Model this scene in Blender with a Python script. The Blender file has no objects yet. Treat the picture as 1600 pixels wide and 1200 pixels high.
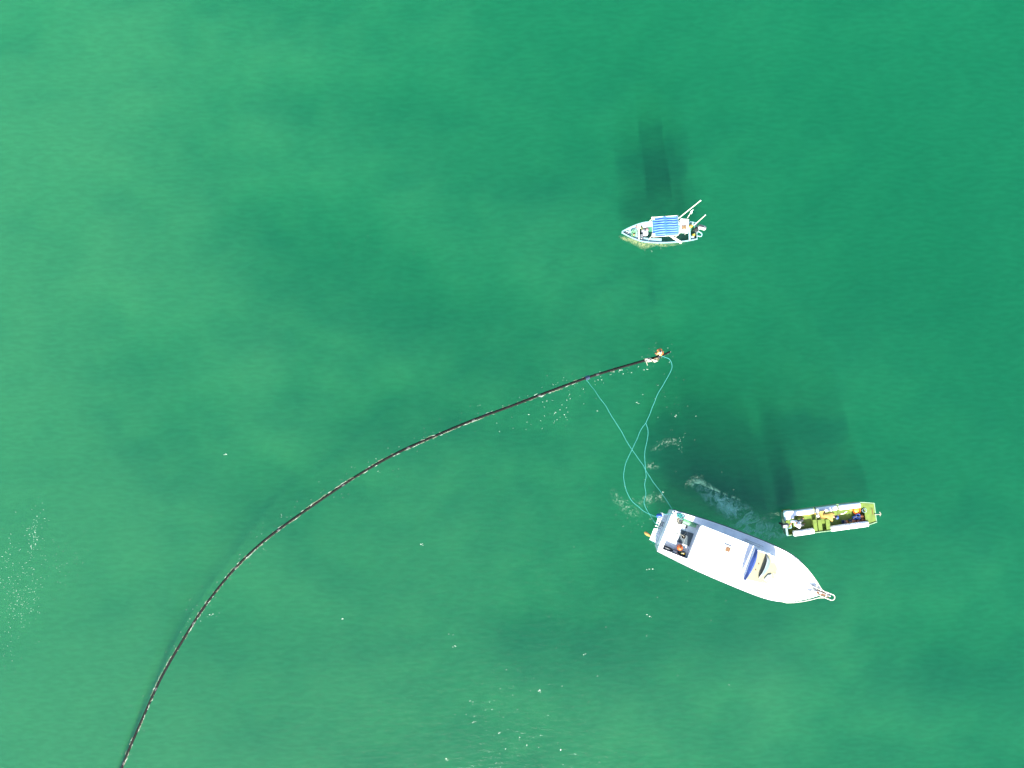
import bpy, math, random
from mathutils import Vector, Matrix, noise
random.seed(7)
sc = bpy.context.scene
R = math.radians
PI = math.pi

# ------------------------------------------------------------------ camera, sky, sun, exposure
CAM_H = 46.0            # drone height above the water, metres
FOCAL = 1150.0          # focal length in photo pixels (1600 wide)
cam = bpy.data.cameras.new('camera')
cam_o = bpy.data.objects.new('camera', cam)
sc.collection.objects.link(cam_o)
cam_o.location = (0, 0, CAM_H)
cam.sensor_width = 36.0
cam.lens = 36.0 * FOCAL / 1600.0
cam.clip_end = 5000
sc.camera = cam_o

SUN_DIR = Vector((0.05, 1.27, -1.0)).normalized()      # the way sunlight travels
w = bpy.data.worlds.new('World')
sc.world = w
w.use_nodes = True
nt = w.node_tree
sky = nt.nodes.new('ShaderNodeTexSky')
sky.sky_type = 'NISHITA'
sky.sun_disc = False
sky.sun_elevation = math.asin(-SUN_DIR.z)
sky.sun_rotation = math.atan2(-SUN_DIR.x, -SUN_DIR.y)
bg = nt.nodes['Background']
bg.inputs[1].default_value = 0.125
sky.dust_density = 1.5
sky.air_density = 0.8
nt.links.new(sky.outputs[0], bg.inputs[0])
sl = bpy.data.lights.new('sun', 'SUN')
sl.energy = 5.0
sl.angle = R(0.8)
sl.color = (1.0, 0.965, 0.90)
so = bpy.data.objects.new('sun', sl)
sc.collection.objects.link(so)
so.rotation_euler = SUN_DIR.to_track_quat('-Z', 'Y').to_euler()
sc.view_settings.view_transform = 'Standard'
sc.view_settings.look = 'None'
sc.view_settings.exposure = 1.7
sc.view_settings.gamma = 1.0
sc.view_settings.use_curve_mapping = False
cy = sc.cycles
cy.use_denoising = True
cy.volume_bounces = 0
cy.max_bounces = 8
cy.transparent_max_bounces = 24
cy.caustics_reflective = False
cy.caustics_refractive = False
cy.sample_clamp_indirect = 4

# ------------------------------------------------------------------ helpers
def P(px, py, z=0.0):
    """photo pixel at a known height -> point of the place"""
    s = (CAM_H - z) / FOCAL
    return Vector(((px - 800) * s, (600 - py) * s, z))

class MB:
    def __init__(s): s.v = []; s.f = []
    def add(s, v, f):
        b = len(s.v); s.v += [tuple(p) for p in v]; s.f += [tuple(i + b for i in q) for q in f]; return s
    def box(s, c, d, rz=0.0, ch=0.0, rx=0.0, ry=0.0, taper=1.0):
        x, y, z = d[0] / 2, d[1] / 2, d[2] / 2
        M = Matrix.Translation(c) @ Matrix.Rotation(rz, 4, 'Z') @ Matrix.Rotation(ry, 4, 'Y') @ Matrix.Rotation(rx, 4, 'X')
        if ch <= 0:
            pts = [(sx * x * (taper if sz > 0 else 1), sy * y * (taper if sz > 0 else 1), sz * z) for sx in (-1, 1) for sy in (-1, 1) for sz in (-1, 1)]
            f = [(0, 1, 3, 2), (4, 6, 7, 5), (0, 4, 5, 1), (2, 3, 7, 6), (0, 2, 6, 4), (1, 5, 7, 3)]
            return s.add([M @ Vector(p) for p in pts], f)
        ch = min(ch, x * .9, y * .9, z * .9)
        rings = []
        for zz, i in ((-z, ch), (-z + ch, 0), (z - ch, 0), (z, ch)):
            t = taper if zz > 0 else 1
            a, b = (x - i) * t, (y - i) * t
            k = ch
            rings.append([(a, -b + k, zz), (a, b - k, zz), (a - k, b, zz), (-a + k, b, zz), (-a, b - k, zz), (-a, -b + k, zz), (-a + k, -b, zz), (a - k, -b, zz)])
        return s.loft([[M @ Vector(p) for p in r] for r in rings], closed=True, cap=True)
    def loft(s, rings, closed=True, cap=False):
        n = len(rings[0]); v = [p for r in rings for p in r]; f = []
        for i in range(len(rings) - 1):
            for j in range(n if closed else n - 1):
                k = (j + 1) % n
                f.append((i * n + j, i * n + k, (i + 1) * n + k, (i + 1) * n + j))
        if cap:
            f.append(tuple(reversed(range(n)))); f.append(tuple((len(rings) - 1) * n + j for j in range(n)))
        return s.add(v, f)
    def tube(s, pts, r, n=8, cap=True):
        pts = [Vector(p) for p in pts]; rings = []
        for i, p in enumerate(pts):
            t = (pts[min(i + 1, len(pts) - 1)] - pts[max(i - 1, 0)]).normalized()
            up = Vector((0, 0, 1)) if abs(t.z) < .95 else Vector((1, 0, 0))
            a = t.cross(up).normalized(); b = a.cross(t)
            rr = r[i] if isinstance(r, (list, tuple)) else r
            rings.append([p + (a * math.cos(2 * PI * k / n) + b * math.sin(2 * PI * k / n)) * rr for k in range(n)])
        return s.loft(rings, True, cap)
    def lathe(s, prof, c=(0, 0, 0), n=14, M=None):
        M = M or Matrix.Identity(4); T = Matrix.Translation(c) @ M
        return s.loft([[T @ Vector((r * math.cos(2 * PI * k / n), r * math.sin(2 * PI * k / n), z)) for k in range(n)] for r, z in prof], True, True)
    def ball(s, c, r, n=12, m=7, M=None, flat=1.0):
        return s.lathe([(max(r * math.sin(PI * i / m), .002), -r * flat * math.cos(PI * i / m)) for i in range(m + 1)], c, n, M)
    def ring(s, c, R0, r0, n=18, m=6, M=None):
        T = Matrix.Translation(c) @ (M or Matrix.Identity(4)); v = []; f = []
        for i in range(n):
            a = 2 * PI * i / n
            for j in range(m):
                b = 2 * PI * j / m
                v.append(T @ Vector(((R0 + r0 * math.cos(b)) * math.cos(a), (R0 + r0 * math.cos(b)) * math.sin(a), r0 * math.sin(b))))
                f.append((i * m + j, ((i + 1) % n) * m + j, ((i + 1) % n) * m + (j + 1) % m, i * m + (j + 1) % m))
        return s.add(v, f)
    def poly(s, pts, z0, z1, inset=0.0):
        c = Vector((sum(p[0] for p in pts) / len(pts), sum(p[1] for p in pts) / len(pts)))
        def ringz(z, k): return [Vector((c.x + (p[0] - c.x) * k, c.y + (p[1] - c.y) * k, z)) for p in pts]
        return s.loft([ringz(z0, 1), ringz(z1 - inset, 1), ringz(z1, 1 - inset)] if inset else [ringz(z0, 1), ringz(z1, 1)], True, True)
    def build(s, name, m, parent=None, smooth=False):
        me = bpy.data.meshes.new(name); me.from_pydata(s.v, [], s.f); me.materials.append(m)
        import bmesh
        bm = bmesh.new(); bm.from_mesh(me); bmesh.ops.recalc_face_normals(bm, faces=bm.faces); bm.to_mesh(me); bm.free()
        if smooth:
            for p in me.polygons: p.use_smooth = True
            me.set_sharp_from_angle(angle=R(50))
        o = bpy.data.objects.new(name, me); sc.collection.objects.link(o)
        if parent: o.parent = parent
        return o

def tag(o, label=None, cat=None, group=None, kind=None):
    if label: o['label'] = label
    if cat: o['category'] = cat
    if group: o['group'] = group
    if kind: o['kind'] = kind
    return o
def empty(name, loc, rz=0.0):
    o = bpy.data.objects.new(name, None); sc.collection.objects.link(o)
    o.location = loc; o.rotation_euler = (0, 0, rz); o.empty_display_size = .3
    return o
def catmull(pts, n):
    pts = [Vector(p) for p in pts]; out = []
    for i in range(len(pts) - 1):
        p0 = pts[max(i - 1, 0)]; p1 = pts[i]; p2 = pts[i + 1]; p3 = pts[min(i + 2, len(pts) - 1)]
        for k in range(n):
            t = k / n
            out.append(.5 * ((2 * p1) + (p2 - p0) * t + (2 * p0 - 5 * p1 + 4 * p2 - p3) * t * t + (3 * p1 - p0 - 3 * p2 + p3) * t ** 3))
    out.append(pts[-1]); return out

def mat(name, col, rough=.5, var=.12, scale=6.0, metal=0.0, bump=0.0, col2=None, spec=.5, trans=0.0):
    m = bpy.data.materials.new(name); m.use_nodes = True; t = m.node_tree
    b = t.nodes['Principled BSDF']
    b.inputs['Roughness'].default_value = rough; b.inputs['Metallic'].default_value = metal
    b.inputs['Specular IOR Level'].default_value = spec
    if trans: b.inputs['Transmission Weight'].default_value = trans
    tc = t.nodes.new('ShaderNodeTexCoord'); nz = t.nodes.new('ShaderNodeTexNoise')
    nz.inputs['Scale'].default_value = scale; nz.inputs['Detail'].default_value = 5
    t.links.new(tc.outputs['Object'], nz.inputs['Vector'])
    cr = t.nodes.new('ShaderNodeValToRGB')
    d = col2 or tuple(c * (1 - var * 2.2) for c in col)
    cr.color_ramp.elements[0].position = .3; cr.color_ramp.elements[0].color = (*d, 1)
    cr.color_ramp.elements[1].position = .62; cr.color_ramp.elements[1].color = (*col, 1)
    t.links.new(nz.outputs['Fac'], cr.inputs[0]); t.links.new(cr.outputs[0], b.inputs['Base Color'])
    if bump:
        bp = t.nodes.new('ShaderNodeBump'); bp.inputs['Strength'].default_value = .6; bp.inputs['Distance'].default_value = bump
        t.links.new(nz.outputs['Fac'], bp.inputs['Height']); t.links.new(bp.outputs[0], b.inputs['Normal'])
    return m

M = dict(
    white=mat('white_gelcoat', (.82, .83, .82), .3, .03, 2.5),
    deck=mat('white_deck_paint', (.80, .81, .79), .55, .05, 4),
    sole=mat('pale_cockpit_sole', (.66, .72, .73), .6, .07, 3),
    hullshade=mat('dark_boot_stripe', (.05, .07, .08), .4, .1),
    bottom=mat('antifouling', (.10, .13, .12), .7, .2),
    glass=mat('tinted_glass', (.16, .23, .23), .08, .05, 2, spec=.8),
    beige=mat('beige_nonskid', (.30, .28, .17), .8, .06, 5),
    blue=mat('blue_canvas', (.03, .07, .26), .8, .12, 8),
    teak=mat('brown_teak', (.16, .07, .025), .6, .15, 12),
    steel=mat('brushed_steel', (.45, .46, .45), .3, .06, 8, metal=.6),
    rail=mat('cream_rail', (.58, .57, .46), .4, .05, 8),
    grey=mat('grey_mat', (.075, .105, .115), .85, .12, 9),
    dark=mat('dark_rubber', (.025, .028, .028), .7, .2, 10),
    darkblue=mat('dark_blue_plastic', (.03, .06, .14), .5, .15, 8),
    orange=mat('orange_float', (.60, .11, .015), .5, .10, 9),
    orange2=mat('faded_orange_float', (.48, .16, .055), .6, .15, 12),
    yellow=mat('yellow_plastic', (.55, .36, .03), .5, .1, 9),
    mustard=mat('mustard_cloth', (.42, .27, .06), .85, .12, 9),
    bluep=mat('blue_plastic', (.025, .08, .33), .45, .1, 9),
    lime=mat('lime_paint', (.13, .20, .02), .65, .12, 3.5, col2=(.085, .13, .015)),
    limeout=mat('pale_green_paint', (.22, .36, .20), .5, .1, 4),
    tube=mat('white_float_foam', (.82, .83, .83), .6, .03, 5),
    skin=mat('skin', (.30, .155, .09), .55, .06, 15),
    hair=mat('dark_hair', (.018, .014, .012), .6, .2, 30),
    shirt=mat('white_cotton', (.74, .75, .74), .9, .06, 9),
    trouser=mat('dark_trousers', (.05, .06, .06), .9, .15, 9),
    black=mat('black_pipe', (.006, .007, .006), .85, .2, 3, col2=(.010, .010, .009), spec=.15),
    rope=mat('turquoise_rope', (.05, .30, .28), .8, .10, 30),
    teal=mat('teal_rope', (.03, .32, .28), .85, .2, 20),
    pale=mat('pale_rope', (.36, .34, .26), .9, .15, 25),
    green=mat('green_net', (.16, .38, .20), .85, .12, 14),
    paleblue=mat('pale_blue_paint', (.24, .40, .42), .45, .06, 4),
    floor=mat('green_floor_paint', (.04, .20, .11), .7, .15, 4),
    tarp=mat('blue_tarp', (.045, .15, .42), .6, .07, 4),
    cream=mat('cream_plank', (.62, .59, .47), .6, .08, 6),
    motor=mat('grey_cowling', (.34, .35, .34), .35, .08, 5),
    pink=mat('pink_cloth', (.50, .22, .22), .9, .1, 9),
    red=mat('dull_red', (.30, .05, .03), .7, .15, 9),
    olive=mat('olive_weed', (.30, .33, .12), .9, .2, 9),
    tan=mat('tan_fibre', (.28, .17, .06), .9, .2, 18),
    sand=mat('sand_bed', (.30, .27, .17), .95, .2, .08),
)

# ------------------------------------------------------------------ water and sea bed
def water_material():
    m = bpy.data.materials.new('sea_water'); m.use_nodes = True; t = m.node_tree; t.nodes.clear(); N = t.nodes.new; L = t.links.new
    out = N('ShaderNodeOutputMaterial'); mix = N('ShaderNodeMixShader'); fr = N('ShaderNodeFresnel')
    ge = N('ShaderNodeNewGeometry'); mr = N('ShaderNodeMapRange')
    mr.inputs[3].default_value = 1.33; mr.inputs[4].default_value = 1 / 1.33   # same interface seen from both sides
    L(ge.outputs['Backfacing'], mr.inputs[0]); L(mr.outputs[0], fr.inputs[0])
    tr = N('ShaderNodeBsdfTransparent'); gl = N('ShaderNodeBsdfGlossy'); gl.inputs['Roughness'].default_value = .09
    tc = N('ShaderNodeTexCoord')
    mp = N('ShaderNodeMapping'); mp.inputs['Rotation'].default_value = (0, 0, R(-14)); mp.inputs['Scale'].default_value = (.45, 1.3, 1)
    n1 = N('ShaderNodeTexNoise'); n1.inputs['Scale'].default_value = 2.4; n1.inputs['Detail'].default_value = 5; n1.inputs['Roughness'].default_value = .62
    L(tc.outputs['Object'], mp.inputs[0]); L(mp.outputs[0], n1.inputs['Vector'])
    bp = N('ShaderNodeBump'); bp.inputs['Strength'].default_value = 1; bp.inputs['Distance'].default_value = .036
    L(n1.outputs['Fac'], bp.inputs['Height'])
    for n in (fr, gl): L(bp.outputs[0], n.inputs['Normal'])
    # ripple-focused light, painted as noise in the transparent tint
    n2 = N('ShaderNodeTexNoise'); n2.inputs['Scale'].default_value = 3.2; n2.inputs['Detail'].default_value = 4
    L(mp.outputs[0], n2.inputs['Vector'])
    cr = N('ShaderNodeValToRGB'); cr.color_ramp.elements[0].position = .36; cr.color_ramp.elements[0].color = (.925, .925, .925, 1)
    cr.color_ramp.elements[1].position = .64; cr.color_ramp.elements[1].color = (1, 1, 1, 1)
    L(n2.outputs['Fac'], cr.inputs[0]); L(cr.outputs[0], tr.inputs[0])
    L(fr.outputs[0], mix.inputs[0]); L(tr.outputs[0], mix.inputs[1]); L(gl.outputs[0], mix.inputs[2]); L(mix.outputs[0], out.inputs[0])
    SC = (.003, .044, .018); AB = (.25, .084, .104)
    L(volume(t, SC, AB), out.inputs['Volume'])
    return m
def volume(t, SC, AB):
    N = t.nodes.new; L = t.links.new
    vs = N('ShaderNodeVolumeScatter'); vs.inputs['Anisotropy'].default_value = -.10; ds = max(SC); vs.inputs['Density'].default_value = ds; vs.inputs['Color'].default_value = (*[c / ds for c in SC], 1)
    va = N('ShaderNodeVolumeAbsorption'); da = max(AB) * 1.02; va.inputs['Density'].default_value = da; va.inputs['Color'].default_value = (*[1 - a / da for a in AB], 1)
    ad = N('ShaderNodeAddShader'); L(vs.outputs[0], ad.inputs[0]); L(va.outputs[0], ad.inputs[1])
    return ad.outputs[0]

BIG = 1500.0
wb = MB().box((0, 0, -10.0), (2 * BIG, 2 * BIG, 20.0))
tag(wb.build('water', water_material()), 'emerald green rippled sea around the three boats', kind='structure')
tag(MB().box((0, 0, -17.0), (2 * BIG - 20, 2 * BIG - 20, 4.0)).build('seabed', M['sand']), 'sandy sea bed far below the green water', kind='structure')

# cloudy silt hanging in the water: its top rises and sinks, which gives the sea its light and dark patches
BLOBS = [(40, 60, 260, 160, .7), (1125, 600, 100, 140, -1.6), (1420, 250, 200, 160, -.5),  # px, py, radius x, radius y, rise in metres (+ bright, - dark); dip beyond the cabin boat added to darken its shadow
    (120, 240, 260, 240, .9), (60, 700, 260, 330, .8), (330, 430, 150, 110, .5), (400, 640, 130, 100, .6), (470, 120, 160, 110, .45),
    (180, 1080, 260, 160, .6), (420, 900, 160, 130, .3), (620, 1090, 220, 120, .4), (980, 500, 90, 70, .7), (900, 660, 110, 80, .5),
    (1170, 1060, 130, 70, 1.5), (1200, 1150, 60, 90, 1.2), (1330, 960, 170, 110, 1.5), (1450, 1130, 180, 80, 1.5), (1040, 1150, 150, 70, .8), (1040, 1030, 120, 60, .45), (1480, 560, 120, 120, .2), (1540, 760, 90, 200, .35),
    (1320, 620, 100, 70, .35), (730, 880, 160, 110, .35), (700, 330, 90, 60, .3),
    (570, 170, 130, 60, -.9), (640, 140, 70, 40, -.4), (400, 335, 75, 45, -.9), (520, 390, 130, 50, -1.0), (620, 470, 120, 55, -.8), (740, 500, 90, 55, -.7),
    (270, 660, 80, 70, -1.1), (210, 565, 70, 50, -.6), (600, 665, 140, 45, -1.0), (760, 560, 80, 50, -.7), (450, 780, 120, 50, -.7), (330, 960, 90, 90, -.5),
    (930, 80, 130, 90, -.9), (1060, 170, 140, 90, -.7), (1360, 110, 150, 90, -.8), (1430, 400, 150, 110, -1.0), (1270, 330, 110, 80, -.5), (1560, 430, 80, 160, -.6),
    (960, 985, 95, 50, -.6), (800, 985, 90, 40, -.6), (880, 1040, 60, 40, -.5), (1490, 1040, 80, 70, -.8), (1130, 560, 90, 80, -.5), (1370, 690, 60, 80, -.4), (840, 260, 110, 60, -.5)]
BL = [(P(a, b, -2).xy, rx * .0417, ry * .0417, h) for a, b, rx, ry, h in BLOBS]
def silt_top(x, y):
    d = 2.35 + .055 * max(-45, min(45, x)) + .035 * max(-35, min(35, y))
    for c, rx, ry, h in BL:
        q = ((x - c.x) / rx) ** 2 + ((y - c.y) / ry) ** 2
        if q < 9: d -= .85 * h * math.exp(-q)
    d -= 0.75 * noise.fractal(Vector((x * .09 + y * .05, y * .13 - x * .03, 3.7)), .8, 2.0, 5) + .45 * noise.fractal(Vector((x * .4, y * .4, 9.1)), .9, 2.0, 3)
    return -(.45 + math.log(1 + math.exp(1.3 * (d - .6))) / 1.3)
def axis(a, b, step, far):
    inner = [a + i * step for i in range(int((b - a) / step) + 1)]
    lo, hi, g = [], [], step
    x = a
    while x > -far: g *= 1.35; x = max(x - g, -far); lo.append(x)
    g = step; x = inner[-1]
    while x < far: g *= 1.35; x = min(x + g, far); hi.append(x)
    return lo[::-1] + inner + hi
ax, ay = axis(-48, 48, .6, BIG - 30), axis(-38, 42, .6, BIG - 30)
nx, ny = len(ax), len(ay)
v = [(x, y, silt_top(x, y)) for y in ay for x in ax]; nv = len(v)
f = [(j * nx + i, j * nx + i + 1, (j + 1) * nx + i + 1, (j + 1) * nx + i) for j in range(ny - 1) for i in range(nx - 1)]
rim = [i for i in range(nx)] + [j * nx + nx - 1 for j in range(1, ny)] + [(ny - 1) * nx + i for i in range(nx - 2, -1, -1)] + [j * nx for j in range(ny - 2, 0, -1)]
v += [(v[i][0], v[i][1], -14.6) for i in rim]
for k in range(len(rim)):
    k2 = (k + 1) % len(rim); f.append((rim[k], nv + k, nv + k2, rim[k2]))
f.append(tuple(nv + k for k in range(len(rim)))[::-1])
sm = bpy.data.materials.new('cloudy_silt'); sm.use_nodes = True; sm.node_tree.nodes.clear()
so_ = sm.node_tree.nodes.new('ShaderNodeOutputMaterial')
sm.node_tree.links.new(volume(sm.node_tree, (.050, .188, .040), (.10, .050, .045)), so_.inputs['Volume'])
silt = MB(); silt.v = v; silt.f = f
tag(silt.build('silt_cloud', sm), 'cloudy pale green silt hanging under the sea surface', 'silt', kind='stuff')

# ------------------------------------------------------------------ hull builder
def hull(st, name, parent, m_top, m_bot, wl=.12):
    """st: (x, half beam at sheer, sheer z, half beam at chine, chine z, keel z)"""
    up, lo = MB(), MB()
    def ring(s, part):
        x, hb, zs, cb, zc, zk = s
        if part == 'up': half = [(cb, zc), ((cb + hb * 2) / 3, (zc + zs) / 2), (hb, zs)]
        else: half = [(0, zk), (cb * .55, zk + (zc - zk) * .45), (cb, zc)]
        if part == 'up': return None, half
        return None, half
    for sgn in (1, -1):
        up.loft([[Vector((s[0], sgn * y, z)) for y, z in ring(s, 'up')[1]] for s in st], closed=False)
        lo.loft([[Vector((s[0], sgn * y, z)) for y, z in ring(s, 'lo')[1]] for s in st], closed=False)
    x, hb, zs, cb, zc, zk = st[0]
    up.add([(x, -hb, zs), (x, hb, zs), (x, cb, zc), (x, -cb, zc)], [(0, 1, 2, 3)])
    lo.add([(x, -cb, zc), (x, cb, zc), (x, 0, zk)], [(0, 1, 2)])
    h = up.build(name, m_top, parent, smooth=True)
    lo.build('hull_bottom', m_bot, parent, smooth=True)
    return h
def lerp_st(st, n):
    """resample stations smoothly"""
    pts = st; out = []
    for i in range(len(pts) - 1):
        p0, p1, p2, p3 = pts[max(i - 1, 0)], pts[i], pts[i + 1], pts[min(i + 2, len(pts) - 1)]
        for k in range(n):
            t = k / n
            out.append(tuple(.5 * (2 * b + (c - a) * t + (2 * a - 5 * b + 4 * c - d) * t * t + (3 * b - a - 3 * c + d) * t ** 3) for a, b, c, d in zip(p0, p1, p2, p3)))
    out.append(pts[-1]); return out
def strip(name, m, parent, left, right, t=.03):
    """a flat band between two rails, with thickness"""
    b = MB()
    b.loft([[Vector(l), Vector(r), Vector(r) - Vector((0, 0, t)), Vector(l) - Vector((0, 0, t))] for l, r in zip(left, right)], True, True)
    return b.build(name, m, parent)

# ------------------------------------------------------------------ big white cabin boat
A1 = R(-21.6)
O1 = P(1156, 872, 0)
boat = empty('cabin_boat', O1, A1)
tag(boat, 'large white cabin boat with blue canvas roll, bow pulpit and slatted stern platform', 'boat')
st = lerp_st([(-5.25, 1.35, 1.05, 1.20, .05, -.45), (-2.6, 1.56, 1.10, 1.34, .05, -.55), (0, 1.62, 1.20, 1.36, .10, -.6), (1.4, 1.60, 1.30, 1.20, .18, -.55), (2.3, 1.50, 1.37, .95, .28, -.5), (3.1, 1.24, 1.45, .62, .42, -.35), (4.0, .70, 1.53, .25, .7, .05), (4.78, .05, 1.62, .03, 1.1, .9)], 5)
def sheer(x):
    for a, b in zip(st, st[1:]):
        if a[0] <= x <= b[0]:
            t = (x - a[0]) / (b[0] - a[0] + 1e-9); return a[1] + (b[1] - a[1]) * t, a[2] + (b[2] - a[2]) * t
    return st[-1][1], st[-1][2]
hull(st, 'hull', boat, M['white'], M['bottom'])
for sgn in (1, -1):      # rubbing strake along each side
    MB().tube([(s[0], sgn * (s[1] + .015), s[2] - .06) for s in st], .035, 6).build('rubbing_strake', M['hullshade'], boat, True)
# decks
CX0, CX1, CY = -5.0, -3.35, 1.12
xs = [CX0 + i * (CX1 - CX0) / 6 for i in range(7)]
for sgn in (1, -1):
    strip('side_deck', M['deck'], boat, [(x, sgn * sheer(x)[0], sheer(x)[1]) for x in xs], [(x, sgn * CY, sheer(x)[1] + .03) for x in xs])
strip('transom_deck', M['deck'], boat, [(-5.25, y, 1.05) for y in (-1.34, 0, 1.34)], [(CX0, y, 1.08) for y in (-1.34, 0, 1.34)])
fd = MB(); rows = []
for i in range(41):
    x = CX1 + (4.74 - CX1) * i / 40; hb, z = sheer(x)
    rows.append([Vector((x, hb * k, z + .10 * min(hb, 1) * (1 - k * k))) for k in (-1, -.85, -.6, -.3, 0, .3, .6, .85, 1)])
fd.loft(rows, False); fd.build('foredeck', M['deck'], boat, True)
toe = MB()
for sgn in (1, -1): toe.tube([(s[0], sgn * (s[1] - .03), s[2] + .03) for s in st if s[1] > .12], .03, 6)
toe.build('toe_rail', M['white'], boat, True)
# cockpit
SZ = .66
MB().box(((CX0 + CX1) / 2, 0, SZ - .03), (CX1 - CX0, 2 * CY, .06)).build('cockpit_sole', M['sole'], boat)
cw = MB()
for sgn in (1, -1): cw.box(((CX0 + CX1) / 2, sgn * (CY + .02), (SZ + 1.06) / 2), (CX1 - CX0, .04, 1.06 - SZ))
cw.box((CX0 - .02, 0, (SZ + 1.04) / 2), (.04, 2 * CY, 1.04 - SZ)); cw.box((CX1 + .02, 0, (SZ + 1.1) / 2), (.04, 2 * CY, 1.1 - SZ))
cw.build('cockpit_lining', M['white'], boat)
hm = MB().poly([(-4.25, .36), (-3.45, .42), (-3.42, -.40), (-4.2, -.42)], SZ, SZ + .035, .0); ho = hm.build('engine_hatch', M['grey'], boat)
MB().box((-3.83, 0, SZ + .04), (.018, .80, .012)).build('hatch_seam', M['motor'], ho)
MB().tube([(-4.1, -.1, SZ + .035), (-4.1, -.1, SZ + .07), (-4.1, .1, SZ + .07), (-4.1, .1, SZ + .035)], .012).build('hatch_handle', M['steel'], ho)
# low coach roof
RZ = 1.82
def rect(x0, x1, y0, y1, c): return [(x0 + c, y0), (x1 - c, y0), (x1, y0 + c), (x1, y1 - c), (x1 - c, y1), (x0 + c, y1), (x0, y1 - c), (x0, y0 + c)]
MB().poly(rect(-3.35, .02, -1.08, 1.14, .08), 1.02, RZ - .05).build('coach_side', M['white'], boat)
ro = MB().poly(rect(-3.6, .08, -1.14, 1.2, .12), RZ - .05, RZ, .012).build('coach_roof', M['deck'], boat)
MB().box((-3.56, .05, RZ + .015), (.05, 2.1, .03), ch=.01).build('roof_lip', M['white'], ro)
for sgn in (1, -1):
    for x in (-2.7, -1.6, -.5): MB().box((x, sgn * 1.135 + .01, 1.34), (.75, .03, .2), ch=.012).build('side_window', M['glass'], boat)
hx, hy = -1.62, .45
th = MB().box((hx, hy, RZ + .04), (.46, .42, .08), ch=.02).build('roof_hatch', M['cream'], boat)
MB().box((hx + .05, hy - .03, RZ + .088), (.27, .26, .02)).build('hatch_panel', M['teak'], th)
MB().box((hx + .05, hy - .03, RZ + .1), (.03, .2, .012)).build('hatch_slat', M['tan'], th)
# helm with windscreen ahead of the coach roof
HX, HY, HZ = -.24, .07, .60      # the helm deck stands above the coach roof
hb0 = set(bpy.data.objects)
pad = [(.18, 1.0), (1.25, 1.08), (1.9, .45), (1.98, -.15), (1.55, -.82), (.22, -.98)]
MB().poly(pad, .25, 1.50, .015).build('helm_deck', M['white'], boat)
pin = [(.26, .92), (1.18, .98), (1.78, .40), (1.85, -.10), (1.48, -.72), (.30, -.88)]
MB().poly(pin, 1.49, 1.512).build('nonskid_pad', M['beige'], boat)
g = MB()
arc = catmull([(.86, .95, 0), (1.16, .72, 0), (1.27, .30, 0), (1.20, -.12, 0), (.98, -.55, 0)], 6)
g.loft([[Vector((p.x, p.y, 1.515)), Vector((p.x - .30 * math.sin(PI * i / (len(arc) - 1)) ** .7 - .02, p.y - .02, 1.515 + .30 * math.sin(PI * i / (len(arc) - 1)) ** .5)), Vector((p.x - .32 * math.sin(PI * i / (len(arc) - 1)) ** .7 - .035, p.y - .02, 1.515 + .28 * math.sin(PI * i / (len(arc) - 1)) ** .5)), Vector((p.x - .03, p.y, 1.515))] for i, p in enumerate(arc)], True, True)
gl = g.build('windscreen', M['glass'], boat, True)
MB().tube([Vector((p.x - .32 * math.sin(PI * i / (len(arc) - 1)) ** .7 - .02, p.y - .02, 1.52 + .30 * math.sin(PI * i / (len(arc) - 1)) ** .5)) for i, p in enumerate(arc)], .014, 6).build('windscreen_frame', M['motor'], gl, True)
MB().poly([(1.36, -.16), (1.55, -.06), (1.62, -.24), (1.42, -.52), (1.24, -.48)], 1.512, 1.60, .03).build('white_cushion', M['shirt'], boat)
MB().poly([(1.05, 1.02), (1.45, 1.02), (1.62, .74), (1.3, .62)], 1.40, 1.56, .03).build('white_locker', M['white'], boat)
bc = MB(); n = 14; rr = []
for i in range(n + 1):
    t = i / n; y = 1.04 - 1.98 * t; wd = .02 + .20 * math.sin(PI * t) ** .8 * (1.2 - .5 * t); zc = RZ - .02
    rr.append([Vector((.10 + wd * .15, y, zc - .30)), Vector((.10 - wd * .55, y, zc - .06 + wd * .35)), Vector((.10 + wd * .2, y, zc + .10 + wd * .4 + .02 * math.sin(i * 2.3))), Vector((.10 + wd * .9, y, zc + .03))])
bc.loft(rr, True, True); bc.build('canvas_roll', M['blue'], boat, True)
for (x, y) in ((1.72, -.02), (1.30, -.72)):
    vg = MB()
    for k in range(4): vg.box((x - .07 + k * .045, y, 1.52), (.022, .22, .02), rz=.2)
    vg.build('deck_vent', M['motor'], boat)
MB().ball((.62, .25, 1.53), .03).build('deck_light', M['red'], boat)
MB().ball((.58, -.15, 1.53), .03).build('deck_light', M['red'], boat)
for k in range(2): MB().tube([(.45 + .28 * k, .85 - .1 * k, 1.517), (.5 + .28 * k, -.3, 1.517)], .008, 5).build('deck_seam', M['motor'], boat)
for o in set(bpy.data.objects) - hb0:
    if o.parent == boat: o.location = (HX, HY, HZ)
# port grab rails
for k, (x0, x1, y, z) in enumerate(((-.55, .55, 1.33, 1.34), (-.6, .35, 1.23, 1.45))):
    MB().tube([(x0, y, z - .12), (x0 + .04, y, z + .1), (x1 - .04, y, z + .12), (x1, y, z - .1)], .018, 6).build('port_grab_rail', M['steel'], boat, True)
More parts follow.
